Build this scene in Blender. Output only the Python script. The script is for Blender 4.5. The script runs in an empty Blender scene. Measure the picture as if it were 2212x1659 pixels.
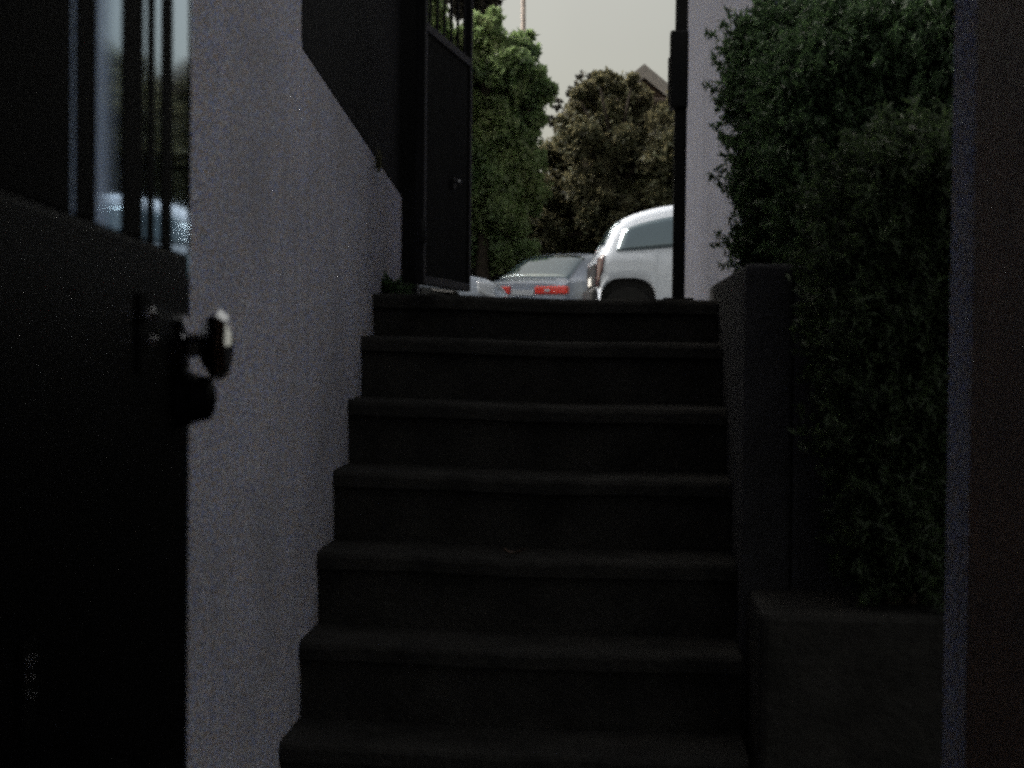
import bpy, bmesh, math, random
import numpy as np
from mathutils import Vector, Matrix

random.seed(7)
rng = np.random.default_rng(7)
SC = bpy.context.scene
COL = SC.collection
rad = math.radians

# ------------------------------------------------------------------ camera
# the camera stands in a porch at the foot of a flight of steps, eye at the origin, alley along +Y
W, H, F = 2212.0, 1659.0, 3600.0
CAMR = (Matrix.Rotation(rad(3.56), 3, 'Z') @ Matrix.Rotation(rad(90 - 1.42), 3, 'X')
        @ Matrix.Rotation(rad(0.6), 3, 'Z'))
cd = bpy.data.cameras.new('camera')
cam = bpy.data.objects.new('camera', cd)
COL.objects.link(cam)
cam.matrix_world = CAMR.to_4x4()
cd.sensor_width = 36.0
cd.lens = F / W * 36.0
cd.clip_start = 0.05
cd.clip_end = 2000
cd.dof.use_dof = True
cd.dof.focus_distance = 10.0
cd.dof.aperture_fstop = 9.0
SC.camera = cam

# ------------------------------------------------------------------ sky, sun, exposure
SUN_EL, SUN_AZ = 45.0, -80.0          # azimuth clockwise from +Y
wd = bpy.data.worlds.new('World')
SC.world = wd
wd.use_nodes = True
nt = wd.node_tree
nt.nodes.clear()
wo = nt.nodes.new('ShaderNodeOutputWorld')
bg = nt.nodes.new('ShaderNodeBackground')
sky = nt.nodes.new('ShaderNodeTexSky')
sky.sky_type = 'NISHITA'
sky.sun_disc = False
sky.sun_elevation = rad(SUN_EL)
sky.sun_rotation = rad(SUN_AZ)
sky.air_density = 1.0
sky.dust_density = 4.0
sky.ozone_density = 1.0
hs = nt.nodes.new('ShaderNodeHueSaturation')   # an even overcast: most of the blue taken out
hs.inputs['Saturation'].default_value = 0.4
nt.links.new(sky.outputs[0], hs.inputs['Color'])
wm = nt.nodes.new('ShaderNodeMixRGB')           # thin high cloud: a faint warm cast over the whole sky
wm.blend_type = 'MULTIPLY'
wm.inputs['Fac'].default_value = 1.0
wm.inputs['Color2'].default_value = (1.0, 0.93, 0.775, 1)
nt.links.new(hs.outputs[0], wm.inputs['Color1'])
cn = nt.nodes.new('ShaderNodeTexNoise')         # soft uneven cloud all round
cn.inputs['Scale'].default_value = 4.0
cn.inputs['Detail'].default_value = 4
ctc = nt.nodes.new('ShaderNodeTexCoord')
nt.links.new(ctc.outputs['Generated'], cn.inputs['Vector'])
cmr = nt.nodes.new('ShaderNodeMapRange')
cmr.inputs['From Min'].default_value, cmr.inputs['From Max'].default_value = 0.3, 0.7
cmr.inputs['To Min'].default_value, cmr.inputs['To Max'].default_value = 0.93, 1.08
nt.links.new(cn.outputs['Fac'], cmr.inputs['Value'])
cw = nt.nodes.new('ShaderNodeMixRGB')
cw.blend_type = 'MULTIPLY'
cw.inputs['Fac'].default_value = 1.0
nt.links.new(wm.outputs[0], cw.inputs['Color1'])
nt.links.new(cmr.outputs[0], cw.inputs['Color2'])
nt.links.new(cw.outputs[0], bg.inputs['Color'])
bg.inputs['Strength'].default_value = 0.092
nt.links.new(bg.outputs[0], wo.inputs[0])

sd = bpy.data.lights.new('sun', 'SUN')
sd.energy = 2.5
sd.angle = rad(30)
sd.color = (1.0, 0.97, 0.94)
so = bpy.data.objects.new('sun', sd)
COL.objects.link(so)
sdir = Vector((math.sin(rad(SUN_AZ)) * math.cos(rad(SUN_EL)), math.cos(rad(SUN_AZ)) * math.cos(rad(SUN_EL)), math.sin(rad(SUN_EL))))
so.rotation_euler = sdir.to_track_quat('Z', 'Y').to_euler()

SC.view_settings.view_transform = 'Standard'
SC.view_settings.look = 'None'
SC.view_settings.exposure = 0.8
SC.view_settings.gamma = 1.0
SC.view_settings.use_curve_mapping = False
SC.cycles.use_denoising = False
SC.cycles.filter_width = 3.1
SC.cycles.use_adaptive_sampling = True
SC.cycles.adaptive_threshold = 0.2
SC.cycles.adaptive_min_samples = 20
SC.cycles.max_bounces = 8


# ------------------------------------------------------------------ helpers
def at(x, y, Y):
    """point at depth Y seen at pixel (x, y) of the 2212 px wide view of the photograph (a measuring aid)"""
    d = CAMR @ Vector(((x - W / 2) / F, -(y - H / 2) / F, -1.0))
    return d * (Y / d.y)


def mat(name, col, rough=0.6, metal=0.0, var=0.0, scale=8.0, bump=0.0, bscale=60.0, spec=0.5, coat=0.0,
        col2=None, emit=None, transl=None, island=0.0, ior=None, stint=None):
    m = bpy.data.materials.new(name)
    m.use_nodes = True
    t = m.node_tree
    b = t.nodes['Principled BSDF']
    b.inputs['Base Color'].default_value = (*col, 1)
    b.inputs['Roughness'].default_value = rough
    b.inputs['Metallic'].default_value = metal
    b.inputs['Specular IOR Level'].default_value = spec
    b.inputs['Coat Weight'].default_value = coat
    b.inputs['Coat Roughness'].default_value = 0.092
    if ior: b.inputs['IOR'].default_value = ior
    if stint: b.inputs['Specular Tint'].default_value = (*stint, 1)
    tc = t.nodes.new('ShaderNodeTexCoord')
    colour = None
    if var or col2:
        n = t.nodes.new('ShaderNodeTexNoise')
        n.inputs['Scale'].default_value = scale
        n.inputs['Detail'].default_value = 7
        n.inputs['Roughness'].default_value = 0.65
        t.links.new(tc.outputs['Object'], n.inputs['Vector'])
        r = t.nodes.new('ShaderNodeValToRGB')
        r.color_ramp.elements[0].position = 0.33
        r.color_ramp.elements[1].position = 0.67
        a = tuple(c * (1 - var) for c in col)
        c2 = tuple(c * (1 + var) for c in (col2 or col))
        r.color_ramp.elements[0].color = (*a, 1)
        r.color_ramp.elements[1].color = (*c2, 1)
        t.links.new(n.outputs['Fac'], r.inputs['Fac'])
        colour = r.outputs['Color']
    if island:
        g = t.nodes.new('ShaderNodeNewGeometry')
        h = t.nodes.new('ShaderNodeHueSaturation')
        mr = t.nodes.new('ShaderNodeMapRange')
        mr.inputs['To Min'].default_value = 1 - island
        mr.inputs['To Max'].default_value = 1 + island
        t.links.new(g.outputs['Random Per Island'], mr.inputs['Value'])
        t.links.new(mr.outputs[0], h.inputs['Value'])
        if colour:
            t.links.new(colour, h.inputs['Color'])
        else:
            h.inputs['Color'].default_value = (*col, 1)
        colour = h.outputs['Color']
    if colour:
        t.links.new(colour, b.inputs['Base Color'])
    if bump:
        n2 = t.nodes.new('ShaderNodeTexNoise')
        n2.inputs['Scale'].default_value = bscale
        n2.inputs['Detail'].default_value = 5
        t.links.new(tc.outputs['Object'], n2.inputs['Vector'])
        bp = t.nodes.new('ShaderNodeBump')
        bp.inputs['Strength'].default_value = bump
        bp.inputs['Distance'].default_value = 0.01
        t.links.new(n2.outputs['Fac'], bp.inputs['Height'])
        t.links.new(bp.outputs[0], b.inputs['Normal'])
    if transl:
        tr = t.nodes.new('ShaderNodeBsdfTranslucent')
        tr.inputs['Color'].default_value = (*transl, 1)
        mx = t.nodes.new('ShaderNodeMixShader')
        mx.inputs[0].default_value = 0.45
        t.links.new(b.outputs[0], mx.inputs[1])
        t.links.new(tr.outputs[0], mx.inputs[2])
        t.links.new(mx.outputs[0], t.nodes['Material Output'].inputs[0])
    return m


def stucco(name, col, dark, grain=0.6):
    """roughcast render: coarse sand grains of mixed grey, tan and blue-grey, damp stains, real relief"""
    m = bpy.data.materials.new(name)
    m.use_nodes = True
    t = m.node_tree
    b = t.nodes['Principled BSDF']
    b.inputs['Roughness'].default_value = 0.92
    b.inputs['Specular IOR Level'].default_value = 0.2
    tc = t.nodes.new('ShaderNodeTexCoord')
    v = t.nodes.new('ShaderNodeTexVoronoi')
    v.inputs['Scale'].default_value = 190
    t.links.new(tc.outputs['Object'], v.inputs['Vector'])
    sep = t.nodes.new('ShaderNodeSeparateColor')
    t.links.new(v.outputs['Color'], sep.inputs[0])
    r = t.nodes.new('ShaderNodeValToRGB')
    e = r.color_ramp.elements
    e[0].position, e[1].position = 0.0, 1.0
    e[0].color = (*[c * (1 - grain) for c in col], 1)
    e[1].color = (*[c * (1 + grain) for c in col], 1)
    for p, k in ((0.25, (1.35, 1.02, 0.66)), (0.5, (0.62, 0.80, 1.45)), (0.75, (1.04, 1.10, 0.98))):
        x = e.new(p)
        x.color = (*[c * q for c, q in zip(col, k)], 1)
    t.links.new(sep.outputs[0], r.inputs['Fac'])
    n = t.nodes.new('ShaderNodeTexNoise')
    n.inputs['Scale'].default_value = 1.7
    n.inputs['Detail'].default_value = 6
    t.links.new(tc.outputs['Object'], n.inputs['Vector'])
    mr = t.nodes.new('ShaderNodeMapRange')
    mr.inputs['From Min'].default_value = 0.52
    mr.inputs['From Max'].default_value = 0.75
    mr.inputs['To Max'].default_value = 0.55
    t.links.new(n.outputs['Fac'], mr.inputs['Value'])
    mx = t.nodes.new('ShaderNodeMixRGB')
    mx.inputs['Color2'].default_value = (*dark, 1)
    t.links.new(mr.outputs[0], mx.inputs['Fac'])
    t.links.new(r.outputs['Color'], mx.inputs['Color1'])
    mp = t.nodes.new('ShaderNodeMapping')
    mp.inputs['Scale'].default_value = (9, 9, 0.7)
    t.links.new(tc.outputs['Object'], mp.inputs['Vector'])
    n3 = t.nodes.new('ShaderNodeTexNoise')
    n3.inputs['Scale'].default_value = 1.0
    n3.inputs['Detail'].default_value = 5
    t.links.new(mp.outputs[0], n3.inputs['Vector'])
    mr3 = t.nodes.new('ShaderNodeMapRange')
    mr3.inputs['From Min'].default_value = 0.55
    mr3.inputs['From Max'].default_value = 0.8
    mr3.inputs['To Max'].default_value = 0.35
    t.links.new(n3.outputs['Fac'], mr3.inputs['Value'])
    mx3 = t.nodes.new('ShaderNodeMixRGB')
    mx3.inputs['Color2'].default_value = (*[c * 0.75 for c in dark], 1)
    t.links.new(mr3.outputs[0], mx3.inputs['Fac'])
    t.links.new(mx.outputs[0], mx3.inputs['Color1'])
    t.links.new(mx3.outputs[0], b.inputs['Base Color'])
    n2 = t.nodes.new('ShaderNodeTexNoise')
    n2.inputs['Scale'].default_value = 130
    n2.inputs['Detail'].default_value = 4
    t.links.new(tc.outputs['Object'], n2.inputs['Vector'])
    bp = t.nodes.new('ShaderNodeBump')
    bp.inputs['Strength'].default_value = 0.9
    bp.inputs['Distance'].default_value = 0.008
    t.links.new(n2.outputs['Fac'], bp.inputs['Height'])
    t.links.new(bp.outputs[0], b.inputs['Normal'])
    return m


M = dict(
    stucco=stucco('stucco', (0.47, 0.47, 0.545), (0.28, 0.27, 0.30)),
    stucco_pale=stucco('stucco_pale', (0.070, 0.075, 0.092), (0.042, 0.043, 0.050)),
    stucco_blue=stucco('stucco_blue', (0.25, 0.26, 0.31), (0.18, 0.18, 0.21)),
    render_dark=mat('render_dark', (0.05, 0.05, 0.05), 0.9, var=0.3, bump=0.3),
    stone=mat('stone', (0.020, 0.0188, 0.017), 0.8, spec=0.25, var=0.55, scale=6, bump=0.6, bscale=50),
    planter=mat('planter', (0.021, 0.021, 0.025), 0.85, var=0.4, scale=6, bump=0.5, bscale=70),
    asphalt=mat('asphalt', (0.05, 0.05, 0.05), 0.85, var=0.3, scale=30, bump=0.4, bscale=120),
    soil=mat('soil', (0.03, 0.022, 0.016), 0.95, var=0.4, bump=0.8),
    timber=mat('timber', (0.085, 0.042, 0.022), 0.6, var=0.4, scale=9, bump=0.2),
    iron=mat('iron', (0.004, 0.004, 0.005), 0.5, spec=0.2, var=0.3, bump=0.1, bscale=90),
    iron_sheet=mat('iron_sheet', (0.007, 0.007, 0.008), 0.75, spec=0.15, var=0.3),
    door_black=mat('door_black', (0.004, 0.004, 0.004), 0.8, spec=0.08),
    door_gloss=mat('door_gloss', (0.005, 0.005, 0.006), 0.45, spec=0.04),
    glass=mat('glass', (0.15, 0.34, 0.54), 0.05, metal=1.0),
    steel=mat('steel', (0.30, 0.30, 0.32), 0.22, metal=1.0, var=0.2, scale=40),
    brass=mat('brass', (0.25, 0.17, 0.07), 0.25, metal=1.0, var=0.4, scale=60),
    chrome=mat('chrome', (0.7, 0.7, 0.72), 0.12, metal=1.0),
    bark=mat('bark', (0.05, 0.038, 0.028), 0.9, var=0.4, bump=0.7),
)


class MB:
    def __init__(self):
        self.v, self.f = [], []

    def box(self, x0, x1, y0, y1, z0, z1, T=None):
        c = [(x0, y0, z0), (x1, y0, z0), (x1, y1, z0), (x0, y1, z0), (x0, y0, z1), (x1, y0, z1), (x1, y1, z1), (x0, y1, z1)]
        self.hexa(c, T)
        return self

    def hexa(self, c, T=None):
        n = len(self.v)
        self.v += [tuple(T @ Vector(p)) if T else tuple(p) for p in c]
        self.f += [tuple(n + i for i in q) for q in ((0, 3, 2, 1), (4, 5, 6, 7), (0, 1, 5, 4), (1, 2, 6, 5), (2, 3, 7, 6), (3, 0, 4, 7))]

    def prism(self, poly, ax, a0, a1):
        """polygon in the two other axes swept along axis ax"""
        n, k = len(self.v), len(poly)
        for a in (a0, a1):
            for p in poly:
                q = list(p)
                q.insert(ax, a)
                self.v.append(tuple(q))
        self.f.append(tuple(range(n, n + k)))
        self.f.append(tuple(range(n + 2 * k - 1, n + k - 1, -1)))
        for i in range(k):
            j = (i + 1) % k
            self.f.append((n + i, n + k + i, n + k + j, n + j))
        return self

    def tube(self, pts, rs, seg=8):
        pts = [Vector(p) for p in pts]
        n0 = len(self.v)
        for i, p in enumerate(pts):
            d = (pts[min(i + 1, len(pts) - 1)] - pts[max(i - 1, 0)]).normalized()
            a = d.orthogonal().normalized()
            b = d.cross(a)
            for k in range(seg):
                w = 2 * math.pi * k / seg
                self.v.append(tuple(p + (a * math.cos(w) + b * math.sin(w)) * rs[i]))
        for i in range(len(pts) - 1):
            for k in range(seg):
                j = (k + 1) % seg
                self.f.append((n0 + i * seg + k, n0 + i * seg + j, n0 + (i + 1) * seg + j, n0 + (i + 1) * seg + k))
        self.f.append(tuple(n0 + k for k in range(seg))[::-1])
        self.f.append(tuple(n0 + (len(pts) - 1) * seg + k for k in range(seg)))
        return self

    def lathe(self, prof, T, seg=20):
        """profile (r, h) turned about the local z axis of T"""
        n0 = len(self.v)
        for r, h in prof:
            for k in range(seg):
                w = 2 * math.pi * k / seg
                self.v.append(tuple(T @ Vector((r * math.cos(w), r * math.sin(w), h))))
        for i in range(len(prof) - 1):
            for k in range(seg):
                j = (k + 1) % seg
                self.f.append((n0 + i * seg + k, n0 + i * seg + j, n0 + (i + 1) * seg + j, n0 + (i + 1) * seg + k))
        self.f.append(tuple(n0 + k for k in range(seg))[::-1])
        self.f.append(tuple(n0 + (len(prof) - 1) * seg + k for k in range(seg)))
        return self

    def build(self, name, m, parent=None, bevel=0.0, smooth=False, segs=2, fix=True):
        me = bpy.data.meshes.new(name)
        me.from_pydata(self.v, [], self.f)
        if fix or bevel:
            bm = bmesh.new()
            bm.from_mesh(me)
            bmesh.ops.recalc_face_normals(bm, faces=bm.faces)
            if bevel:
                es = [e for e in bm.edges if len(e.link_faces) == 2 and e.calc_face_angle(0) > 0.6]
                bmesh.ops.bevel(bm, geom=es, offset=bevel, segments=segs, affect='EDGES', profile=0.5, clamp_overlap=True)
            bm.to_mesh(me)
            bm.free()
        me.materials.append(m)
        if smooth:
            me.shade_smooth()
        o = bpy.data.objects.new(name, me)
        COL.objects.link(o)
        if parent:
            o.parent = parent
        return o


def tag(o, label=None, cat=None, group=None, kind=None):
    if label: o['label'] = label
    if cat: o['category'] = cat
    if group: o['group'] = group
    if kind: o['kind'] = kind
    return o


def thing(name, label, cat, loc=(0, 0, 0), rz=0.0, group=None):
    o = bpy.data.objects.new(name, None)
    o.location = loc
    o.rotation_euler = (0, 0, rz)
    o.empty_display_size = 0.2
    COL.objects.link(o)
    return tag(o, label, cat, group)


def child(src, parent, loc):
    c = src.copy()
    COL.objects.link(c)
    c.parent = parent
    c.location = loc
    return c


# ------------------------------------------------------------------ ground
FL, ST = -1.55, 0.10                 # porch floor and street level (eye = 0)
g = MB()
xs, ys = (-400, 400), (-60, 6.35, 6.351, 900)
zs = (FL - 0.006, FL - 0.006, ST, ST)
for y, z in zip(ys, zs):
    for x in xs:
        g.v.append((x, y, z))
for i in range(3):
    g.f.append((2 * i, 2 * i + 1, 2 * i + 3, 2 * i + 2))
tag(g.build('ground', M['asphalt'], fix=False), kind='structure')
tag(MB().box(-0.81, 1.6, -2.4, 3.49, FL - 0.1, FL).build('porch_floor', M['stone']), kind='structure')

# ------------------------------------------------------------------ stairs
XL, XR = -0.81, 0.33
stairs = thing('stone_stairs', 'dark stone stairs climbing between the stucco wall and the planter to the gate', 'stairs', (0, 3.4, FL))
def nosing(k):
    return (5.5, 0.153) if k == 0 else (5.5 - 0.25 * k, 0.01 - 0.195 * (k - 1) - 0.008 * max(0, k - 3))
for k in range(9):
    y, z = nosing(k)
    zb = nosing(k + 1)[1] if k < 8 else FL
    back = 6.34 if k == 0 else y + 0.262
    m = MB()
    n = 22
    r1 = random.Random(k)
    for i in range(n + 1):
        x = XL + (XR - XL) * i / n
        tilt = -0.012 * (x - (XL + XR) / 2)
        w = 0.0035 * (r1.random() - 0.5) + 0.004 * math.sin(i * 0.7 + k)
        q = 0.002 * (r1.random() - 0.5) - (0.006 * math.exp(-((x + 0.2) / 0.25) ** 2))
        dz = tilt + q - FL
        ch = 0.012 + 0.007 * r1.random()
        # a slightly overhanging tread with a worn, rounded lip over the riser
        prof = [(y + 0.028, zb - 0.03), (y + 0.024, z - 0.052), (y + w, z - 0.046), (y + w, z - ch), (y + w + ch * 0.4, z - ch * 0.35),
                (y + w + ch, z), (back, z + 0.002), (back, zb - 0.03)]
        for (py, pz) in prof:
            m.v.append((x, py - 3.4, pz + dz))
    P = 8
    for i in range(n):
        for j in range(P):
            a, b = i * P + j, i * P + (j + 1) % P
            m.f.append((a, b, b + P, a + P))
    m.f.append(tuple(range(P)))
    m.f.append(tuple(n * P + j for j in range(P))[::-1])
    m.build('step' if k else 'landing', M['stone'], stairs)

# ------------------------------------------------------------------ left wall and its parapet
wall = MB()
# outline in (Y, Z): tall house wall, then a low parapet whose top falls away towards the gate
wall.prism([(0.70, FL - 0.05), (6.27, FL - 0.05), (6.27, 0.545), (4.25, 0.752), (4.235, 0.78), (4.235, 4.2), (0.70, 4.2)], 0, -1.05, XL)
tag(wall.build('stucco_wall', M['stucco'], bevel=0.012), 'pale grainy grey stucco wall along the left of the steps with a sloping low end', 'wall')

# dark sheet fence of upright slats standing on the low part of the wall
fence = thing('metal_fence', 'black upright slatted metal fence on top of the sloping stucco parapet', 'fence', (-0.787, 4.25, 0.55))
MB().box(-0.06, -0.05, 0.0, 2.0, 0.0, 1.85).build('backing_sheet', M['iron_sheet'], fence)
slat = None
for i in range(40):
    yy = 0.004 + i * 0.05
    zb = 0.752 - (yy) * 0.1024 - 0.55 + 0.006
    s = MB().box(-0.045, -0.03, yy, yy + 0.042, zb, 1.85).build('slat', M['iron_sheet'], fence, bevel=0.003, segs=1)
MB().box(-0.028, 0.0, 0.0, 2.0, 1.6, 1.64).build('rail', M['iron'], fence, bevel=0.003)

# ------------------------------------------------------------------ iron gate, open towards the camera
def T2(p, q):
    """frame with local x from p to q (level), y sideways, z up, origin p"""
    d = Vector((q[0] - p[0], q[1] - p[1], 0)).normalized()
    m = Matrix(((d.x, -d.y, 0, p[0]), (d.y, d.x, 0, p[1]), (0, 0, 1, 0), (0, 0, 0, 1)))
    return m
hg = at(1008, 600, 6.02)
fr = at(905, 600, 5.27)
LG = math.hypot(hg.x - fr.x, hg.y - fr.y)
gate = thing('iron_gate', 'black iron gate leaf of fine upright bars swung open at the top of the steps', 'gate', (hg.x, hg.y, 0.153),
             math.atan2(fr.y - hg.y, fr.x - hg.x))
zr = at(1008, 135, 6.02).z - 0.153
MB().box(0.0, 0.03, -0.015, 0.015, 0.03, 1.62).build('stile', M['iron'], gate, bevel=0.003)
MB().box(LG - 0.03, LG, -0.015, 0.015, 0.03, 1.62).build('stile', M['iron'], gate, bevel=0.003)
for z in (0.03, zr - 0.02, 1.59):
    MB().box(0.031, LG - 0.031, -0.014, 0.014, z, z + 0.028).build('rail', M['iron'], gate, bevel=0.003)
nb = 19
for i in range(nb):
    x = 0.031 + (LG - 0.062) * (i + 0.5) / nb
    top = 1.6 if i % 3 == 1 else zr - 0.01
    MB().tube([(x, 0.0, 0.05), (x, 0.0, top)], [0.0052, 0.0052], 8).build('bar', M['iron'], gate, smooth=False)
lk = MB().box(0.315, 0.345, 0.012, 0.024, 0.37, 0.41).build('latch_glint_plate', M['iron'], gate, bevel=0.004)
MB().lathe([(0.004, 0), (0.007, 0.004), (0.007, 0.016), (0.004, 0.02)], Matrix.Translation((0.33, 0.024, 0.395)) @ Matrix.Rotation(rad(-90), 4, 'X'), 10).build('latch_pin', M['steel'], lk, smooth=True)
for z in (0.2, 0.98, 1.45):
    MB().lathe([(0.012, 0), (0.014, 0.005), (0.014, 0.07), (0.012, 0.075)], Matrix.Translation((LG + 0.008, 0.01, z - 0.04)), 10).build('hinge_barrel', M['steel'] if z == 0.98 else M['iron'], gate, smooth=True)

def post(name, label, x0, x1, Y, ztop, box=None):
    a, b = at(x0, 600, Y), at(x1, 600, Y)
    p = thing(name, label, 'post', ((a.x + b.x) / 2, Y, 0.15))
    w = (b.x - a.x) / 2
    MB().box(-w, w, -w, w, 0.0, ztop).build('shaft', M['iron'], p, bevel=0.004)
    MB().box(-w - 0.03, w + 0.03, -w - 0.03, w + 0.03, 0.004, 0.012).build('base_plate', M['iron'], p, bevel=0.002)
    MB().box(-w - 0.004, w + 0.004, -w - 0.004, w + 0.004, ztop, ztop + 0.012).build('cap', M['iron'], p, bevel=0.003)
    return p, w
post('gate_post', 'thick black gate post at the end of the stucco parapet, left of the gate leaf', 855, 904, 6.28, 1.85)
pr, w = post('gate_post', 'slim black gate post with a lock box against the pale stucco pillar', 1452, 1479, 5.85, 1.7)
zb0, zb1 = at(1455, 236, 5.85).z - 0.15, at(1455, 70, 5.85).z - 0.15
xb = at(1441, 150, 5.85).x - at(1465.5, 150, 5.85).x
lb = MB().box(xb, w + 0.002, -0.045, 0.045, zb0, zb1).build('lock_box', M['iron'], pr, bevel=0.006)
MB().box(xb - 0.006, xb + 0.002, -0.02, 0.02, zb0 + 0.02, zb1 - 0.09).build('strike_plate', M['iron'], lb, bevel=0.002)

# ------------------------------------------------------------------ pillar, planter and ledge on the right
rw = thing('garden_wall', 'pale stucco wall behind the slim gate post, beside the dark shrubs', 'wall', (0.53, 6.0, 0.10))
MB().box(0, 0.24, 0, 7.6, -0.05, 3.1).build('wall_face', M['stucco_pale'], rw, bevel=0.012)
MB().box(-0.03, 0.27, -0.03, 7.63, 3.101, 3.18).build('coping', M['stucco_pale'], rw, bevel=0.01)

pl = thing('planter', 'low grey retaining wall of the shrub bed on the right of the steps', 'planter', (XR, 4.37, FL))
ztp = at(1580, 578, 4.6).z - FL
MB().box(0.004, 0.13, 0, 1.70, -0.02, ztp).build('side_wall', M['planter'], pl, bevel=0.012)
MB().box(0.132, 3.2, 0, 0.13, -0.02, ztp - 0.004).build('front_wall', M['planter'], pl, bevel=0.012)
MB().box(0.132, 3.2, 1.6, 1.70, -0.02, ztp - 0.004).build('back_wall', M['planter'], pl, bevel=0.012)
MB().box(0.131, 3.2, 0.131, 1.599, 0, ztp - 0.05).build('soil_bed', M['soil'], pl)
zl = at(1700, 1272, 4.37).z
led = MB().box(XR + 0.02, 3.2, 3.97, 4.365, FL - 0.02, zl)
tag(led.build('stone_ledge', M['stone'], bevel=0.018), 'broad low grey stone ledge in front of the shrub bed', 'ledge')

# ------------------------------------------------------------------ porch round the camera
porch = thing('entrance_porch', 'dark porch side with a bluish stucco corner and brown timber jamb at the right edge', 'porch', (0, 0, FL))
MB().box(0.45, 0.80, -2.5, 2.298, -0.02, 2.949).build('corner_wall', M['stucco_blue'], porch, bevel=0.008)
MB().box(0.415, 0.449, 0.2, 1.985, 0, 2.59).build('door_jamb', M['timber'], porch, bevel=0.006)
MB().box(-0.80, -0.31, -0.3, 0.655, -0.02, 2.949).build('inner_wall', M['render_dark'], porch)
MB().box(-0.805, 1.0, -0.3, 2.3, 2.95, 3.1).build('unseen_ceiling', M['render_dark'], porch)  # out of view, added overhead to keep the near steps dark

# ------------------------------------------------------------------ near door leaf (left)
PH = rad(6.6)
D0 = at(410, 740, 1.5)
door = thing('glazed_door', 'near black glossy door with narrow glass strips standing open at the left', 'door', (D0.x, 1.5, FL), math.atan2(-math.cos(PH), math.sin(PH)))
# local x runs from the free edge towards the hinge, local +y faces the alley
DZ0, DZ1, GZ = 0.02, 2.12, 1.625
MB().box(0, 0.82, -0.045, -0.0015, DZ0, GZ).build('lower_panel', M['door_gloss'], door, bevel=0.003)
MB().box(0, 0.82, -0.045, -0.030, GZ + 0.001, DZ1).build('backing_board', M['door_black'], door)
def us(x):                # photo column -> distance from the free edge along the leaf
    t = -(x - 1330) / F
    return (1.5 * t + D0.x) / (math.cos(PH) * t - math.sin(PH))
bars = [(396, 411), (336, 359), (305, 320), (249, 295), (146, 191), (-58, 136)]
edges = []
for a, b in bars:
    u0, u1 = us(b), us(a)
    edges.append((max(u0, 0.0), u1))
edges.append((us(-60) + 0.004, 0.82))
for i, (u0, u1) in enumerate(edges):
    MB().box(u0, u1, -0.029, -0.0006, GZ + 0.001, DZ1).build('glazing_bar', M['door_black'], door, bevel=0.0003, segs=1)
for i in range(len(edges) - 1):
    MB().box(edges[i][1] + 0.0005, edges[i + 1][0] - 0.0005, -0.008, -0.0014, GZ + 0.001, DZ1 - 0.001).build('glass_pane', M['glass'], door)
MB().box(-0.014, -0.001, -0.045, -0.0018, DZ0, DZ1).build('edge_strip', M['glass'], door, bevel=0.003)
for z in (0.3, 1.1, 1.9):
    MB().lathe([(0.009, 0), (0.011, 0.004), (0.011, 0.09), (0.009, 0.094)], Matrix.Translation((0.83, -0.01, z)), 10).build('hinge_barrel', M['door_gloss'], door, smooth=True)
# handle: rosette, neck, faceted knob; a cylinder lock below it
TK = Matrix.Translation((0.055, 0.0, 1.545)) @ Matrix.Rotation(rad(-90), 4, 'X')
kb = MB().lathe([(0.028, -0.004), (0.028, 0.004), (0.012, 0.008), (0.010, 0.016), (0.020, 0.019), (0.031, 0.026), (0.033, 0.033), (0.026, 0.041), (0.012, 0.045)], TK, 7).build('door_knob', M['chrome'], door)
TL = Matrix.Translation((0.055, 0.0, 1.498)) @ Matrix.Rotation(rad(-90), 4, 'X')
MB().lathe([(0.026, -0.004), (0.026, 0.006), (0.022, 0.012), (0.019, 0.026), (0.010, 0.030)], TL, 14).build('lock_cylinder', M['door_gloss'], door, smooth=False)
# small black plate with chrome dots, added as pale specks on the leaf
ub = us(37)
by = MB().box(ub - 0.012, ub + 0.012, -0.001, 0.0012, 1.335, 1.385).build('speck_plate', M['door_black'], door, bevel=0.0005)
for (u, z) in ((-0.004, 1.375), (0.003, 1.374), (0.003, 1.366), (0.0, 1.356)):
    MB().lathe([(0.0013, 0), (0.0013, 0.001), (0.0006, 0.0018)], Matrix.Translation((ub + u, 0.0012, z)) @ Matrix.Rotation(rad(-90), 4, 'X'), 8).build('speck', M['chrome'], by, smooth=True)
# plate and chrome pieces added to imitate the knob's glint mirrored in the leaf
ul = us(292)
lt = MB().box(ul - 0.02, ul + 0.02, -0.001, 0.002, 1.525, 1.585).build('latch_glint_plate', M['door_black'], door, bevel=0.0008)
MB().box(ul - 0.016, ul - 0.002, 0.0, 0.010, 1.545, 1.552, Matrix.Identity(4)).build('knob_glint', M['chrome'], lt, bevel=0.002)
MB().box(ul + 0.004, ul + 0.014, 0.0, 0.012, 1.564, 1.573, Matrix.Identity(4)).build('knob_glint', M['chrome'], lt, bevel=0.003)

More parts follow.
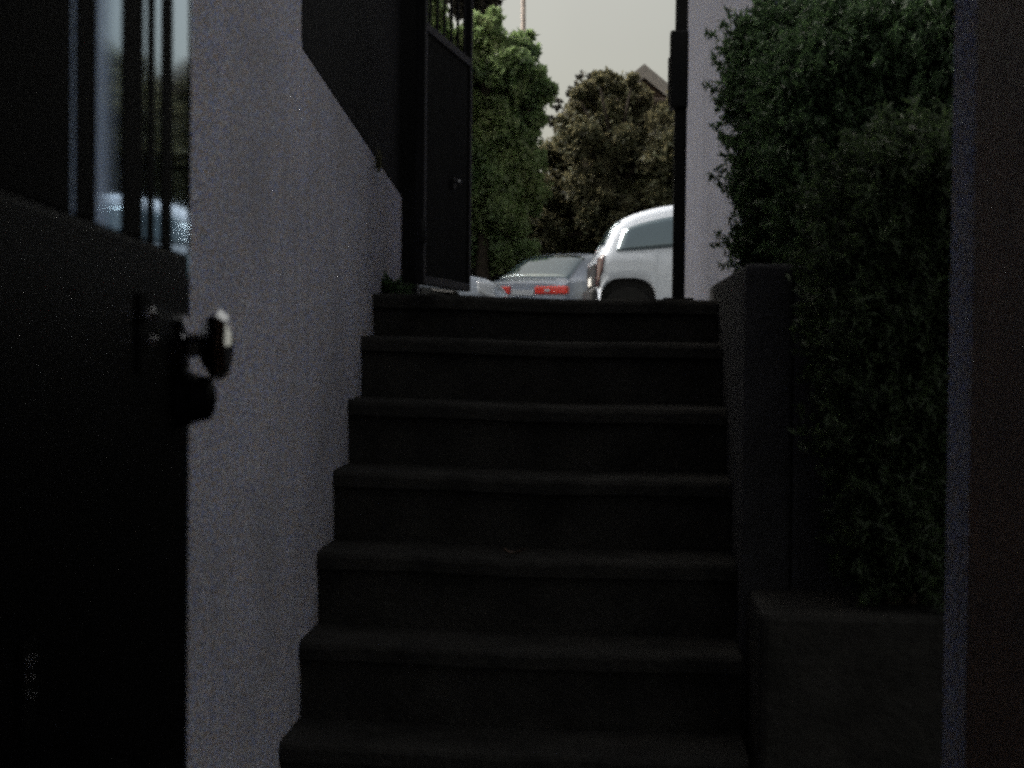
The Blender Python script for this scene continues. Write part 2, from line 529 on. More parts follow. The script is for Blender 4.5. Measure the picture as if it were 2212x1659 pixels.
# ------------------------------------------------------------------ foliage
def leaf_mesh(name, m, centers, size, parent, aspect=0.5, up=0.0, seed=1):
    """one diamond-shaped, folded leaf (2 triangles) at every centre"""
    r = np.random.default_rng(seed)
    n = len(centers)
    d = r.normal(size=(n, 3))
    d[:, 2] += up
    d /= np.linalg.norm(d, axis=1)[:, None]
    s = np.cross(d, r.normal(size=(n, 3)))
    s /= np.linalg.norm(s, axis=1)[:, None]
    nn = np.cross(d, s)
    L = size * r.uniform(0.55, 1.35, n)[:, None]
    c = np.asarray(centers)
    v = np.empty((n, 4, 3))
    v[:, 0] = c - d * L * 0.5
    v[:, 1] = c + s * L * aspect * 0.5 + nn * L * 0.12
    v[:, 2] = c + d * L * 0.5
    v[:, 3] = c - s * L * aspect * 0.5 + nn * L * 0.12
    v = v.reshape(-1, 3)
    b = np.arange(n)[:, None] * 4
    f = np.concatenate([b + np.array([[0, 1, 2]]), b + np.array([[0, 2, 3]])], axis=1).reshape(-1, 3)
    me = bpy.data.meshes.new(name)
    me.vertices.add(len(v))
    me.vertices.foreach_set('co', v.ravel())
    me.loops.add(f.size)
    me.loops.foreach_set('vertex_index', f.ravel().astype(np.int32))
    me.polygons.add(len(f))
    me.polygons.foreach_set('loop_start', np.arange(0, f.size, 3, dtype=np.int32))
    me.polygons.foreach_set('loop_total', np.full(len(f), 3, dtype=np.int32))
    me.update(calc_edges=True)
    me.materials.append(m)
    o = bpy.data.objects.new(name, me)
    COL.objects.link(o)
    if parent:
        o.parent = parent
    return o


def blob(c, r, n, rs, sub=14, shell=0.55):
    """leaf centres in an uneven ball: sub-clumps of leaves on and inside a sphere"""
    out = []
    for _ in range(sub):
        d = rs.normal(size=3)
        d /= np.linalg.norm(d)
        cc = np.array(c) + d * np.array(r) * rs.uniform(shell, 1.0)
        q = rs.normal(size=(n // sub, 3)) * np.array(r) * rs.uniform(0.11, 0.24)
        out.append(cc + q)
    return np.concatenate(out)


def tree(name, label, base, clumps, per, size, m, tr, cat='tree', up=0.0, aspect=0.5, seed=1, sub=14, group=None):
    t = thing(name, label, cat, base, 0, group)
    rs = np.random.default_rng(seed)
    B = Vector(base)
    pts = []
    for c, r in clumps:
        lc = np.array(Vector(c) - B)
        k = max(200, int(per * (r[0] if hasattr(r, '__len__') else r) ** 2))
        pts.append(blob(lc, r, k, rs, sub))
    crown = leaf_mesh('crown', m, np.concatenate(pts), size, t, aspect, up, seed)
    ztop = max(c[2] for c, r in clumps) - B.z
    tm = MB()
    mx = float(np.mean([c[0] for c, r in clumps])) - B.x
    my = float(np.mean([c[1] for c, r in clumps])) - B.y
    trunk = [(0, 0, -0.05), (mx * 0.2, my * 0.2, ztop * 0.25), (mx * 0.6, my * 0.6, ztop * 0.55), (mx, my, ztop * 0.9)]
    tm.tube(trunk, [tr, tr * 0.8, tr * 0.55, tr * 0.2], 8)
    to = tm.build('trunk', M['bark'], t, smooth=True)
    lm = MB()
    for c, r in clumps:
        e = Vector(c) - B
        h = min(max(e.z * 0.6, 0.05), ztop * 0.8) / max(ztop, 0.01)
        s = Vector(trunk[1]).lerp(Vector(trunk[3]), min(1.0, h))
        lm.tube([s, s.lerp(e, 0.5) + Vector((0, 0, 0.06 * (e - s).length)), e], [tr * 0.4, tr * 0.25, tr * 0.08], 6)
    lm.build('limbs', M['bark'], t, smooth=True)
    return t


def px(lst, Y, dY=0.0, seed=0):
    """clumps given as (column, row, radius) measured on the photograph, at distance Y with some depth scatter"""
    r = random.Random(seed)
    out = []
    for x, y, q in lst:
        yy = Y + r.uniform(-dY, dY)
        out.append((tuple(at(x, y, yy)), q * yy / F))
    return out

M['leaf_green'] = mat('leaf_green', (0.105, 0.185, 0.10), 0.55, island=0.5, transl=(0.36, 0.50, 0.22), col2=(0.23, 0.25, 0.10), var=0.1, scale=0.8)
M['leaf_brown'] = mat('leaf_brown', (0.115, 0.10, 0.06), 0.6, island=0.5, transl=(0.23, 0.21, 0.12), col2=(0.095, 0.115, 0.058), var=0.1, scale=0.8)
M['leaf_dark'] = mat('leaf_dark', (0.045, 0.042, 0.030), 0.6, island=0.4)
M['leaf_hedge'] = mat('leaf_hedge', (0.05, 0.09, 0.042), 0.55, island=0.5, transl=(0.08, 0.14, 0.06))
M['leaf_hedge2'] = mat('leaf_hedge2', (0.042, 0.066, 0.03), 0.55, island=0.5, transl=(0.07, 0.11, 0.045))

# trees over the street
gl = [(1058, 48, 30), (1035, 85, 45), (1080, 115, 38), (1125, 105, 36), (1060, 160, 55), (1115, 165, 55), (1150, 165, 34), (1165, 205, 30), (1190, 192, 16),
      (1120, 225, 55), (1040, 240, 60), (1090, 285, 60), (1150, 255, 30), (1050, 340, 62), (1110, 350, 55), (1060, 430, 65), (1115, 430, 50), (1050, 520, 65), (1110, 520, 55),
      (985, 120, 60), (960, 220, 70), (970, 340, 80), (980, 470, 80), (930, 90, 60), (900, 300, 90), (900, 30, 60)]
tree('leafy_tree', 'bright green leafy tree behind the gate, left of the open sky', (at(1040, 620, 34).x, 34, ST), px(gl, 34, 0.5, 3), 15000, 0.165, M['leaf_green'], 0.16, seed=11, sub=13)
br = [(1275, 200, 26), (1300, 190, 24), (1250, 235, 26), (1345, 200, 32), (1305, 240, 45), (1365, 225, 40), (1245, 290, 45), (1320, 300, 60), (1390, 290, 50), (1440, 280, 50),
      (1205, 350, 45), (1270, 370, 65), (1350, 380, 65), (1430, 370, 60), (1175, 430, 50), (1240, 450, 65), (1320, 460, 65), (1400, 460, 60), (1170, 520, 60), (1260, 530, 65), (1350, 530, 65),
      (1440, 520, 60), (1440, 240, 24), (1480, 330, 60), (1500, 450, 70), (1520, 260, 50),
      (1292, 166, 14), (1312, 162, 11), (1246, 202, 14), (1368, 168, 15), (1335, 178, 14)]
tree('bushy_tree', 'brown and olive bushy tree filling the gap above the parked cars', (at(1320, 620, 36).x, 36, ST), px(br, 36, 0.6, 5), 11000, 0.15, M['leaf_brown'], 0.15, seed=12, sub=15)
rt = [(1500, 200, 50), (1560, 180, 55), (1620, 200, 60), (1690, 190, 60), (1760, 210, 70), (1540, 300, 80), (1640, 320, 90), (1740, 330, 90), (1560, 450, 90), (1680, 460, 90), (1600, 560, 90), (1720, 570, 90), (1830, 300, 90), (1830, 480, 100)]
tree('round_tree', 'round olive tree beyond the garden wall, to the right of the bushy tree', (at(1650, 620, 37).x, 37, ST), px(rt, 37, 0.6, 6), 8000, 0.16, M['leaf_brown'], 0.18, seed=16, sub=15)
dk = [(1045, -10, 38), (1010, -30, 50), (1055, -60, 50), (960, -20, 60)]
tree('dark_tree', 'dark tree top showing above the bright green tree', (at(985, 620, 42).x, 42, ST), px(dk, 42, 0.3, 7), 15000, 0.16, M['leaf_dark'], 0.16, seed=13)
wl = [(1235, 195, 14), (1205, 225, 12), (1222, 250, 13), (1190, 262, 12), (1255, 175, 14), (1282, 165, 13)]
tree('sapling', 'thin wispy sapling between the two trees against the sky', (at(1215, 620, 38).x, 38, ST), px(wl, 38, 0.2, 8), 5200, 0.10, M['leaf_dark'], 0.05, seed=14, sub=10)

hb = [(x, y, 50) for x in range(820, 1760, 45) for y in (505, 570, 620)]
tree('street_hedge', 'long dark hedge along the far side of the street behind the cars', (at(1250, 640, 40).x, 40, ST), px(hb, 40, 0.4, 9), 4200, 0.14, M['leaf_dark'], 0.06, cat='hedge', seed=15, sub=12)

# ------------------------------------------------------------------ house, chimney wall and pole behind the trees
M['house_wall'] = mat('house_wall', (0.10, 0.075, 0.06), 0.9, var=0.2)
M['white_board'] = mat('white_board', (0.78, 0.77, 0.74), 0.6, var=0.05)
M['roof_tile'] = mat('roof_tile', (0.35, 0.33, 0.31), 0.8, var=0.2)
M['pole_wood'] = mat('pole_wood', (0.42, 0.36, 0.32), 0.9, var=0.3)
M['win_dark'] = mat('win_dark', (0.02, 0.022, 0.028), 0.08, spec=0.8)
YH = 48.0
ap, el, er = at(1392, 140, YH), at(1325, 192, YH), at(1437, 184, YH)
house = thing('gabled_house', 'house gable with a pale roof edge rising above the bushy tree', 'house', (ap.x, YH, ST))
hw = 2.2
za = ap.z - ST
slope = 0.82
def zrf(x):
    return za - abs(x) * slope
MB().prism([(-hw, -0.05), (hw, -0.05), (hw, zrf(hw) - 0.35), (0, za - 0.37), (-hw, zrf(hw) - 0.35)], 1, 0.35, 7.0).build('wall', M['house_wall'], house)
for s in (-1, 1):
    e = hw + 0.35
    rf = MB().prism([(0, za - 0.10), (s * e, zrf(e) - 0.10), (s * e, zrf(e) + 0.02), (0, za + 0.02)], 1, 0.03, 7.2).build('roof', M['roof_tile'], house)
    MB().prism([(0, za - 0.36), (s * e, zrf(e) - 0.36), (s * e, zrf(e) + 0.03), (0, za + 0.03)], 1, -0.02, 0.028).build('barge_board', M['roof_tile'], rf)
for x in (-1.2, 0.5):
    wn = MB().box(x, x + 0.8, 0.30, 0.349, 2.4, 3.7).build('window', M['white_board'], house)
    MB().box(x + 0.07, x + 0.73, 0.29, 0.299, 2.47, 3.63).build('pane', M['win_dark'], wn)
nh = thing('shade_house', 'unseen pale house added beyond the fence on the left to shade the lower trees', 'house', (-9.5, 36.0, ST))  # hidden building mass added so its shadow darkens the lower crowns
MB().box(-4, 4, -9, 9, -0.05, 6.9).build('wall', M['white_board'], nh)
MB().prism([(-4.4, 6.901), (4.4, 6.901), (0, 8.3)], 1, -9.4, 9.4).build('roof', M['roof_tile'], nh)
for yy in (-6, -2, 2, 6):
    for zz in (1.0, 4.4):
        wn = MB().box(4.001, 4.04, yy, yy + 1.1, zz, zz + 1.6).build('window', M['house_wall'], nh)
        MB().box(4.041, 4.05, yy + 0.08, yy + 1.02, zz + 0.08, zz + 1.52).build('pane', M['win_dark'], wn)
c0, c1 = at(1231, 260, 44), at(1262, 212, 44)
chim = thing('brick_building', 'brown flat topped brick building corner seen between the two trees', 'building', (c0.x, 44, ST))
MB().box(0, 2.6, 0, 4, -0.05, c1.z - ST - 0.12).build('wall', M['house_wall'], chim)
MB().box(-0.04, 2.64, -0.04, 4.04, c1.z - ST - 0.118, c1.z - ST).build('parapet_cap', M['house_wall'], chim, bevel=0.02)
p0 = at(1131, 60, 52)
pole = thing('utility_pole', 'thin pale wooden pole standing up from the green tree against the sky', 'pole', (p0.x, 52, ST))
MB().tube([(0, 0, -0.1), (0.02, 0, 7), (-0.05, 0, 13.5)], [0.11, 0.085, 0.065], 10).build('shaft', M['pole_wood'], pole, smooth=True)
MB().box(-0.9, 0.9, -0.07, 0.07, 12.7, 12.84).build('crossarm', M['pole_wood'], pole, bevel=0.01)

# ------------------------------------------------------------------ shrubs on the right
def shrub(label, base, ell, n, seed, m, size=0.032, stems=7):
    """upright conifer-like shrub: feathery sprays over an uneven column, stems inside"""
    t = thing('conifer_shrub', label, 'shrub', base, 0, 'dark shrubs in the raised bed')
    rs = np.random.default_rng(seed)
    pts, sp = [], []
    tot = sum(a[3] * a[5] for a in ell)
    for (x, y, z, rx, ry, rz) in ell:
        k = int(n * rx * rz / tot)
        nspr = max(12, k // 42)
        for _ in range(nspr):
            d = rs.normal(size=3)
            d /= np.linalg.norm(d)
            if d[1] > 0.4 and rs.random() < 0.6:
                d[1] *= -1
            c = np.array((x, y, z)) + d * np.array((rx, ry, rz)) * rs.uniform(0.70, 1.0)
            ax = d * 0.8 + np.array((0, 0, 0.7)) + rs.normal(size=3) * 0.35
            ax /= np.linalg.norm(ax)
            L = rs.uniform(0.06, 0.15)
            q = rs.random(42)
            w = (1 - q) * 0.035 + 0.006
            pts.append(c + np.outer(q * L, ax) + rs.normal(size=(42, 3)) * w[:, None] * 0.6)
            sp.append((c - ax * 0.05, c + ax * L * 0.8))
    leaf_mesh('foliage', m, np.concatenate(pts), size, t, 0.28, 0.7, seed)
    sm = MB()
    r = random.Random(seed)
    for i in range(stems):
        x, y, z, rx, ry, rz = ell[i % len(ell)]
        e = (x + r.uniform(-.4, .4) * rx, y + r.uniform(-.4, .4) * ry, z + rz * 0.5)
        sm.tube([(r.uniform(-.05, .05), r.uniform(-.05, .05), -0.05), (e[0] * .5, e[1] * .5, e[2] * .5), e], [0.016, 0.011, 0.004], 6)
    sm.build('stems', M['bark'], t, smooth=True)
    return t

SZ = ztp + FL - 0.05
def ell(lst, base, Y):
    out = []
    for x, y, rxp, ryp, dy in lst:
        c = at(x, y, Y)
        out.append((c.x - base[0], Y + dy - base[1], c.z - base[2], rxp * Y / F, 0.17, ryp * Y / F))
    return out
bA = (at(1660, 600, 5.5).x, 5.5, SZ)
shrub('tall dark shrub overlapping the stucco pillar, leftmost in the raised bed', bA,
      ell([(1672, 105, 65, 60, 0), (1655, 190, 68, 80, 0), (1680, 310, 75, 110, 0), (1680, 440, 70, 110, 0), (1685, 540, 70, 70, 0), (1745, 120, 55, 60, 0.05), (1730, 200, 70, 120, 0.05), (1740, 400, 80, 150, 0.05)], bA, 5.5), 62000, 21, M['leaf_hedge'])
bB = (at(1860, 600, 5.05).x, 5.05, SZ)
shrub('wide dark green shrub in the middle of the raised bed, sky gaps at its top', bB,
      ell([(1745, 200, 70, 80, 0), (1795, 135, 65, 75, 0), (1850, 90, 60, 70, 0), (1985, 100, 70, 80, 0), (2040, 70, 60, 80, 0), (1915, 150, 60, 70, 0), (1750, 300, 70, 120, 0), (1850, 220, 100, 130, 0), (1970, 220, 100, 130, 0),
           (1780, 450, 80, 120, 0), (1880, 400, 110, 140, 0), (2000, 380, 100, 140, 0), (2090, 200, 80, 160, 0), (1800, 560, 90, 80, 0), (1920, 550, 110, 90, 0), (2060, 480, 90, 160, 0)], bB, 5.05), 95000, 22, M['leaf_hedge'])
bC = (at(1930, 1200, 4.2).x, 4.2, zl - 0.01)
shrub('lower bushy shrub growing on the stone ledge in front of the bed', bC,
      ell([(1960, 390, 80, 70, 0), (1870, 440, 70, 70, 0), (2020, 420, 60, 80, 0), (1850, 560, 80, 90, 0), (1960, 540, 100, 110, 0), (1860, 700, 80, 110, 0), (1970, 720, 100, 120, 0), (1880, 880, 70, 110, 0),
           (1980, 920, 90, 120, 0), (1930, 1080, 80, 100, 0), (1920, 1190, 75, 70, 0), (1990, 1180, 60, 70, 0)], bC, 4.2), 70000, 23, M['leaf_hedge2'])

bD = (-1.75, 7.5, ST)  # added shrub, tall enough to throw shade on the lower garden wall
shrub('leafy shrub added beyond the gate to shade the garden wall, glimpsed through its upper bars', bD,
      [(0, 0, 0.5, 0.4, 0.5, 0.5), (0, 0.1, 1.1, 0.42, 0.5, 0.6), (0.0, 1.1, 0.8, 0.4, 0.6, 0.8), (0, 0.3, 1.9, 0.38, 0.6, 0.6), (0.0, 2.2, 0.9, 0.4, 0.7, 0.9), (0.0, 1.5, 2.0, 0.36, 0.7, 0.6), (0.0, 3.3, 1.0, 0.4, 0.7, 1.0), (0.0, 2.9, 2.0, 0.36, 0.7, 0.6)], 60000, 24, M['leaf_hedge2'], 0.045)

# weed at the left end of the landing, dry sprig on the parapet
wb = at(835, 622, 5.75)
weed = thing('weed', 'small dark weed growing at the left end of the top step', 'plant', (wb.x, 5.75, 0.15))
rs = np.random.default_rng(5)
leaf_mesh('foliage', M['leaf_hedge'], rs.normal(size=(420, 3)) * np.array((0.035, 0.03, 0.016)) + np.array((0, 0, 0.035)), 0.03, weed, 0.3, 0.8, 5)
MB().tube([(0, 0, -0.01), (0.01, 0, 0.03), (0.02, 0, 0.06)], [0.003, 0.002, 0.001], 5).build('stem', M['bark'], weed)
sb = at(800, 330, 5.5)
sprig = thing('dry_sprig', 'tiny dry sprig hanging over the edge of the sloping parapet', 'plant', (XL + 0.005, sb.y, 0.60))
leaf_mesh('foliage', M['leaf_brown'], rs.normal(size=(90, 3)) * np.array((0.004, 0.01, 0.018)) + np.array((0.012, 0, -0.01)), 0.02, sprig, 0.3, -0.5, 6)
MB().tube([(-0.02, 0, 0.03), (0.008, 0, 0.03), (0.014, 0.004, -0.03)], [0.002, 0.002, 0.001], 5).build('stem', M['bark'], sprig)


lf = at(1107, 1193, 4.52)
fl = thing('fallen_leaf', 'single curled dry leaf lying on a lower step near the middle of the stairs', 'leaf', (lf.x, 4.54, nosing(4)[1] + 0.004))
fm = MB()
for i in range(5):
    t_ = i / 4
    wd_ = 0.014 * math.sin(math.pi * (0.08 + 0.9 * t_))
    for q in (-1, 0, 1):
        fm.v.append((-0.03 + 0.06 * t_, q * wd_, 0.006 * abs(q) + 0.014 * (t_ - 0.5) ** 2 * 4))
for i in range(4):
    for q in range(2):
        k = i * 3 + q
        fm.f.append((k, k + 1, k + 4, k + 3))
fm.build('blade', M['timber'], fl, smooth=True)
MB().tube([(0.03, 0, 0.014), (0.045, 0.003, 0.018)], [0.0012, 0.0008], 5).build('stalk', M['bark'], fl)

# ------------------------------------------------------------------ cars
def pchip(xk, yk, x):
    xk, yk = np.array(xk, float), np.array(yk, float)
    h = np.diff(xk)
    d = np.diff(yk) / h
    m = np.zeros_like(yk)
    m[0], m[-1] = d[0], d[-1]
    for i in range(1, len(xk) - 1):
        m[i] = 0 if d[i - 1] * d[i] <= 0 else 2 * d[i - 1] * d[i] / (d[i - 1] + d[i])
    i = np.clip(np.searchsorted(xk, x) - 1, 0, len(h) - 1)
    t = (x - xk[i]) / h[i]
    return ((2 * t**3 - 3 * t**2 + 1) * yk[i] + (t**3 - 2 * t**2 + t) * h[i] * m[i] + (-2 * t**3 + 3 * t**2) * yk[i + 1] + (t**3 - t**2) * h[i] * m[i + 1])


class Shell:
    """car body: half sections lofted along the length; x forward from the rear bumper, y left, z up"""
    def __init__(self, st, arches, sill):
        self.st = np.array(st, float)      # s, belt, top, half width at belt, half width at roof, cabin(0..1)
        self.arches, self.sill = arches, sill

    def q(self, s):
        a = self.st
        return [float(pchip(a[:, 0], a[:, i], np.array([s]))[0]) for i in range(1, 6)]

    def sec(self, s):
        belt, top, wb, wr, cab = self.q(s)
        zb = self.sill
        for c, wz, R in self.arches:
            if abs(s - c) < R:
                zb = max(zb, wz + R * 1.12 * (1 - abs((s - c) / R) ** 3) ** (1 / 3))
        zb = min(zb, belt - 0.2)
        zr_ = top - 0.04 - 0.06 * cab
        zr_ = max(zr_, belt + 0.004)
        h = belt - zb
        wm = wb - 0.035
        return [(wb - 0.12, zb), (wb - 0.015, zb + 0.005), (wb + 0.012, zb + 0.055), (wb + 0.002, zb + h * 0.35), (wb + 0.004, zb + h * 0.62), (wb - 0.003, zb + h * 0.80), (wm, belt),
                (wm + (wr - wm) * 0.5 + 0.012 * cab, (belt + zr_) / 2), (wr, zr_), (wr * 0.90, zr_ + (top - zr_) * 0.62), (wr * 0.6, zr_ + (top - zr_) * 0.92), (0, top)]

    def pt(self, s, u):
        p = self.sec(s)
        i = min(int(u), len(p) - 2)
        t = u - i
        return (s, p[i][0] + (p[i + 1][0] - p[i][0]) * t, p[i][1] + (p[i + 1][1] - p[i][1]) * t)

    def body(self, name, m, parent):
        s0, s1 = self.st[0, 0], self.st[-1, 0]
        ss = set(np.linspace(s0, s1, 70).round(4))
        for c, wz, R in self.arches:
            for k in np.linspace(-1, 1, 21):
                ss.add(round(c + R * 0.999 * math.sin(k * math.pi / 2), 4))
        ss = sorted(x for x in ss if s0 <= x <= s1)
        mb = MB()
        n = 12
        ring = 2 * n - 1
        for s in ss:
            p = self.sec(s)
            for (y, z) in p:
                mb.v.append((s, -y, z))
            for (y, z) in p[-2::-1]:
                mb.v.append((s, y, z))
        for i in range(len(ss) - 1):
            for j in range(ring):
                k = (j + 1) % ring
                a = i * ring
                mb.f.append((a + j, a + k, a + ring + k, a + ring + j))
        mb.f.append(tuple(range(ring)))
        mb.f.append(tuple((len(ss) - 1) * ring + j for j in range(ring))[::-1])
        o = mb.build(name, m, parent, smooth=True)
        o.data.set_sharp_from_angle(angle=rad(42))
        return o

    def patch(self, name, m, parent, quad, side, off=0.008, nu=8, nv=6, mid=False):
        """panel lying on the body; quad = four (s, u) corners; side -1 right, +1 left"""
        mb = MB()
        (a, b, c, d) = quad
        for i in range(nu + 1):
            for j in range(nv + 1):
                x, y = i / nu, j / nv
                s = (a[0] * (1 - x) + b[0] * x) * (1 - y) + (d[0] * (1 - x) + c[0] * x) * y
                u = (a[1] * (1 - x) + b[1] * x) * (1 - y) + (d[1] * (1 - x) + c[1] * x) * y
                sg = side
                if u > 11:
                    u, sg = 22 - u, -side
                p = Vector(self.pt(s, u))
                pa, pb = Vector(self.pt(s + 0.01, u)), Vector(self.pt(s, max(u - 0.05, 0)))
                nrm = (pa - p).cross(pb - p)
                if nrm.length < 1e-9: nrm = Vector((0, 0, 1))
                nrm.normalize()
                if nrm.y < -0.05 or (abs(nrm.y) <= 0.05 and nrm.z < 0): nrm = -nrm
                q = p + nrm * off
                mb.v.append((q.x, q.y * sg, q.z))
        for i in range(nu):
            for j in range(nv):
                k = i * (nv + 1) + j
                mb.f.append((k, k + 1, k + nv + 2, k + nv + 1))
        o = mb.build(name, m, parent, smooth=True)
        md = o.modifiers.new('solid', 'SOLIDIFY')
        md.thickness = 0.012
        md.offset = 0.0
        return o


def paint(name, col, rough=0.3):
    return mat(name, col, rough, coat=1.0, var=0.04, scale=3)
M['paint_white'] = paint('paint_white', (0.70, 0.76, 0.86))
M['paint_grey'] = paint('paint_grey', (0.22, 0.26, 0.34))
M['paint_silver'] = paint('paint_silver', (0.33, 0.38, 0.47))
M['car_glass'] = mat('car_glass', (0.06, 0.09, 0.115), 0.04, spec=1.0, coat=1.0, ior=1.9, stint=(0.75, 0.92, 1.0))
M['tyre'] = mat('tyre', (0.007, 0.007, 0.007), 0.85)
M['rim'] = mat('rim', (0.05, 0.05, 0.055), 0.35, metal=1.0)
M['black_plastic'] = mat('black_plastic', (0.014, 0.014, 0.016), 0.5)
M['red_lens'] = mat('red_lens', (0.62, 0.035, 0.02), 0.15, coat=1.0)
M['dark_lens'] = mat('dark_lens', (0.045, 0.012, 0.014), 0.12, coat=1.0)
M['clear_lens'] = mat('clear_lens', (0.42, 0.45, 0.50), 0.1, coat=1.0)


def wheels(parent, spots, R):
    for (s, y) in spots:
        sg = 1 if y > 0 else -1
        e = thing('wheel', None, None)
        e.parent = parent
        e.location = (s, y, R)
        T = Matrix.Rotation(rad(-90 * sg), 4, 'X')
        MB().lathe([(R * .62, -0.1), (R * .95, -0.1), (R, -0.07), (R, 0.07), (R * .95, 0.1), (R * .62, 0.1)], T, 28).build('tyre', M['tyre'], e, smooth=False)
        rm = MB().lathe([(R * .1, 0.03), (R * .62, 0.06), (R * .64, 0.085), (R * .60, 0.09)], T, 28)
        for k in range(5):
            a = 2 * math.pi * k / 5
            TT = T @ Matrix.Rotation(a, 4, 'Z')
            rm.box(0.0, R * .6, -0.03, 0.03, 0.06, 0.085, TT)
        rm.build('rim', M['rim'], e)


def make_suv(label, loc, rz):
    c = thing('parked_suv', label, 'car', loc, rz)
    S = Shell([  # s, belt, top, wb, wr, cabin
        (-0.10, 0.98, 1.03, 0.76, 0.62, 0.0), (-0.07, 1.03, 1.10, 0.84, 0.70, 0.15), (0.0, 1.08, 1.22, 0.87, 0.73, 0.6), (0.07, 1.10, 1.37, 0.88, 0.74, 1), (0.15, 1.105, 1.50, 0.88, 0.74, 1), (0.27, 1.11, 1.585, 0.88, 0.74, 1),
        (0.50, 1.12, 1.68, 0.88, 0.73, 1), (0.88, 1.15, 1.77, 0.88, 0.72, 1), (1.5, 1.16, 1.83, 0.88, 0.71, 1), (2.2, 1.15, 1.84, 0.88, 0.70, 1), (2.75, 1.12, 1.78, 0.88, 0.68, 1),
        (3.30, 1.09, 1.38, 0.88, 0.70, 0.8), (3.62, 1.07, 1.15, 0.87, 0.74, 0.1), (4.2, 1.00, 1.07, 0.85, 0.70, 0), (4.5, 0.86, 0.92, 0.78, 0.62, 0), (4.6, 0.68, 0.72, 0.66, 0.5, 0)],
        [(0.315, 0.345, 0.375), (3.55, 0.345, 0.375)], 0.27)
    S.body('body', M['paint_white'], c)
    for sd in (-1, 1):
        S.patch('window', M['car_glass'], c, ((0.15, 6.10), (1.10, 6.10), (1.10, 7.70), (0.24, 7.62)), sd)
        S.patch('window', M['car_glass'], c, ((1.16, 6.12), (1.92, 6.12), (1.92, 7.78), (1.16, 7.72)), sd)
        S.patch('window', M['car_glass'], c, ((1.99, 6.12), (3.12, 6.12), (2.66, 7.80), (1.99, 7.85)), sd)
        S.patch('tail_lamp', M['dark_lens'], c, ((-0.095, 3.6), (-0.02, 3.6), (0.0, 6.0), (-0.085, 6.0)), sd, 0.012)
        S.patch('headlamp', M['clear_lens'], c, ((4.25, 4.6), (4.50, 4.2), (4.46, 5.9), (4.22, 5.9)), sd, 0.01)
        for s in (1.75, 2.75):
            MB().box(s, s + 0.18, sd * 0.875 - 0.02, sd * 0.875 + 0.03, 0.985, 1.015).build('door_handle', M['paint_white'], c, bevel=0.006)
        for sc_ in (0.315, 3.55):
            MB().box(sc_ - 0.372, sc_ + 0.372, min(sd * 0.5, sd * 0.752), max(sd * 0.5, sd * 0.752), 0.2, 0.768).build('wheel_housing', M['tyre'], c)
        S.patch('sill_trim', M['black_plastic'], c, ((0.8, 0.9), (3.1, 0.9), (3.1, 2.0), (0.8, 2.0)), sd, 0.01)
        mr_ = MB().box(2.98, 3.12, sd * 0.90 if sd > 0 else -1.10, 1.10 if sd > 0 else -0.90, 1.08, 1.24).build('wing_mirror', M['black_plastic'], c, bevel=0.03)
    S.patch('rear_window', M['car_glass'], c, ((0.0, 8.9), (0.0, 13.1), (0.22, 13.1), (0.22, 8.9)), -1, 0.008, nu=10)
    S.patch('windscreen', M['car_glass'], c, ((3.50, 8.9), (3.50, 13.1), (2.86, 13.1), (2.86, 8.9)), -1, 0.008, nu=10)
    MB().box(-0.19, -0.05, -0.80, 0.80, 0.30, 0.64).build('rear_bumper', M['black_plastic'], c, bevel=0.06, segs=3)
    MB().box(-0.125, -0.095, -0.72, 0.72, 0.66, 0.96).build('tail_panel', M['black_plastic'], c, bevel=0.01)
    MB().box(-0.14, -0.126, -0.26, 0.26, 0.68, 0.79).build('number_plate', M['white_board'], c, bevel=0.003)
    MB().box(4.48, 4.66, -0.68, 0.68, 0.30, 0.62).build('front_bumper', M['black_plastic'], c, bevel=0.05, segs=3)
    wheels(c, [(0.315, 0.71), (0.315, -0.71), (3.55, 0.71), (3.55, -0.71)], 0.335)
    return c


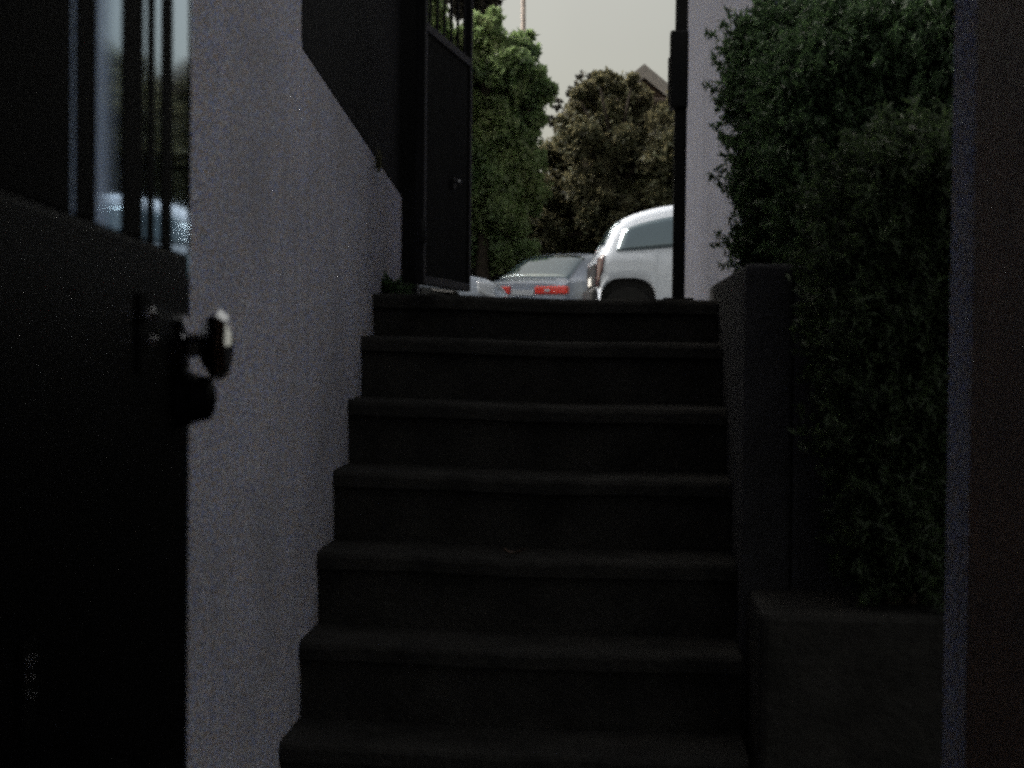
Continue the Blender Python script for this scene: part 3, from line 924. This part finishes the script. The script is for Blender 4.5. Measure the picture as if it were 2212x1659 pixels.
def make_sedan(name, label, loc, rz, pm, lens):
    c = thing(name, label, 'car', loc, rz)
    S = Shell([
        (0.0, 0.82, 0.86, 0.74, 0.60, 0), (0.06, 0.86, 0.90, 0.82, 0.66, 0), (0.22, 0.88, 0.93, 0.86, 0.70, 0), (0.36, 0.90, 0.97, 0.87, 0.68, 0.3), (0.70, 0.92, 1.15, 0.87, 0.64, 0.9),
        (1.20, 0.93, 1.37, 0.87, 0.60, 1), (1.75, 0.94, 1.43, 0.87, 0.59, 1), (2.3, 0.93, 1.42, 0.87, 0.59, 1), (2.75, 0.92, 1.26, 0.87, 0.62, 1), (3.2, 0.90, 0.99, 0.87, 0.68, 0.3), (3.4, 0.885, 0.94, 0.86, 0.70, 0),
        (4.1, 0.80, 0.86, 0.83, 0.66, 0), (4.4, 0.68, 0.74, 0.76, 0.58, 0), (4.5, 0.54, 0.58, 0.64, 0.48, 0)],
        [(0.85, 0.31, 0.37), (3.52, 0.31, 0.37)], 0.22)
    S.body('body', pm, c)
    for sd in (-1, 1):
        S.patch('window', M['car_glass'], c, ((1.02, 6.15), (1.92, 6.15), (1.92, 7.85), (1.34, 7.75)), sd)
        S.patch('window', M['car_glass'], c, ((1.99, 6.15), (2.98, 6.15), (2.42, 7.80), (1.99, 7.85)), sd)
        tl = MB().box(-0.025, 0.10, min(sd * 0.22, sd * 0.80), max(sd * 0.22, sd * 0.80), 0.68, 0.81).build('tail_lamp', lens, c, bevel=0.02)
        MB().box(-0.033, -0.026, min(sd * 0.40, sd * 0.50), max(sd * 0.40, sd * 0.50), 0.72, 0.76).build('reversing_lens', M['clear_lens'], tl, bevel=0.003)
        S.patch('headlamp', M['clear_lens'], c, ((4.12, 4.4), (4.38, 4.0), (4.34, 5.9), (4.10, 5.9)), sd, 0.01)
        for s in (1.75, 2.7):
            MB().box(s, s + 0.17, sd * 0.868 - 0.02, sd * 0.868 + 0.028, 0.80, 0.828).build('door_handle', pm, c, bevel=0.006)
        MB().box(2.86, 3.0, 0.87 if sd > 0 else -1.04, 1.04 if sd > 0 else -0.87, 0.93, 1.06).build('wing_mirror', pm, c, bevel=0.03)
    S.patch('rear_window', M['car_glass'], c, ((0.36, 8.7), (0.36, 13.3), (1.14, 13.3), (1.14, 8.7)), -1, 0.008, nu=10)
    S.patch('windscreen', M['car_glass'], c, ((3.16, 8.9), (3.16, 13.1), (2.46, 13.1), (2.46, 8.9)), -1, 0.008, nu=10)
    MB().box(-0.07, 0.12, -0.80, 0.80, 0.28, 0.60).build('rear_bumper', pm, c, bevel=0.05, segs=3)
    MB().box(4.36, 4.56, -0.70, 0.70, 0.24, 0.52).build('front_bumper', pm, c, bevel=0.05, segs=3)
    MB().box(-0.02, -0.004, -0.20, 0.20, 0.66, 0.75).build('number_plate', M['clear_lens'], c, bevel=0.003)
    wheels(c, [(0.85, 0.74), (0.85, -0.74), (3.52, 0.74), (3.52, -0.74)], 0.31)
    return c

# SUV: rear at left, almost side-on
a = rad(5.0)
n0 = at(1306, 640, 22.0)
make_suv('white parked car with a rounded roof behind the slim gate post', (n0.x - 0.88 * math.sin(a), 22.0 + 0.88 * math.cos(a), ST), a)
# grey sedan: rear corner towards us, nose away to the right
a = rad(90 - 24)
n1 = at(1226, 640, 26.5)
dx, dy = math.cos(a), math.sin(a)
make_sedan('parked_car', 'grey saloon with red tail lamps parked beyond the white car', (n1.x - dy * 0.80, 26.5 + dx * 0.80, ST), a, M['paint_grey'], M['red_lens'])
# silver car beyond the gate, only its bonnet in view
n2 = at(1090, 640, 24.2)
make_sedan('parked_car', 'silver car whose bonnet shows past the edge of the open gate', (n2.x - 4.5, 24.9, ST), rad(0), M['paint_silver'], M['red_lens'])
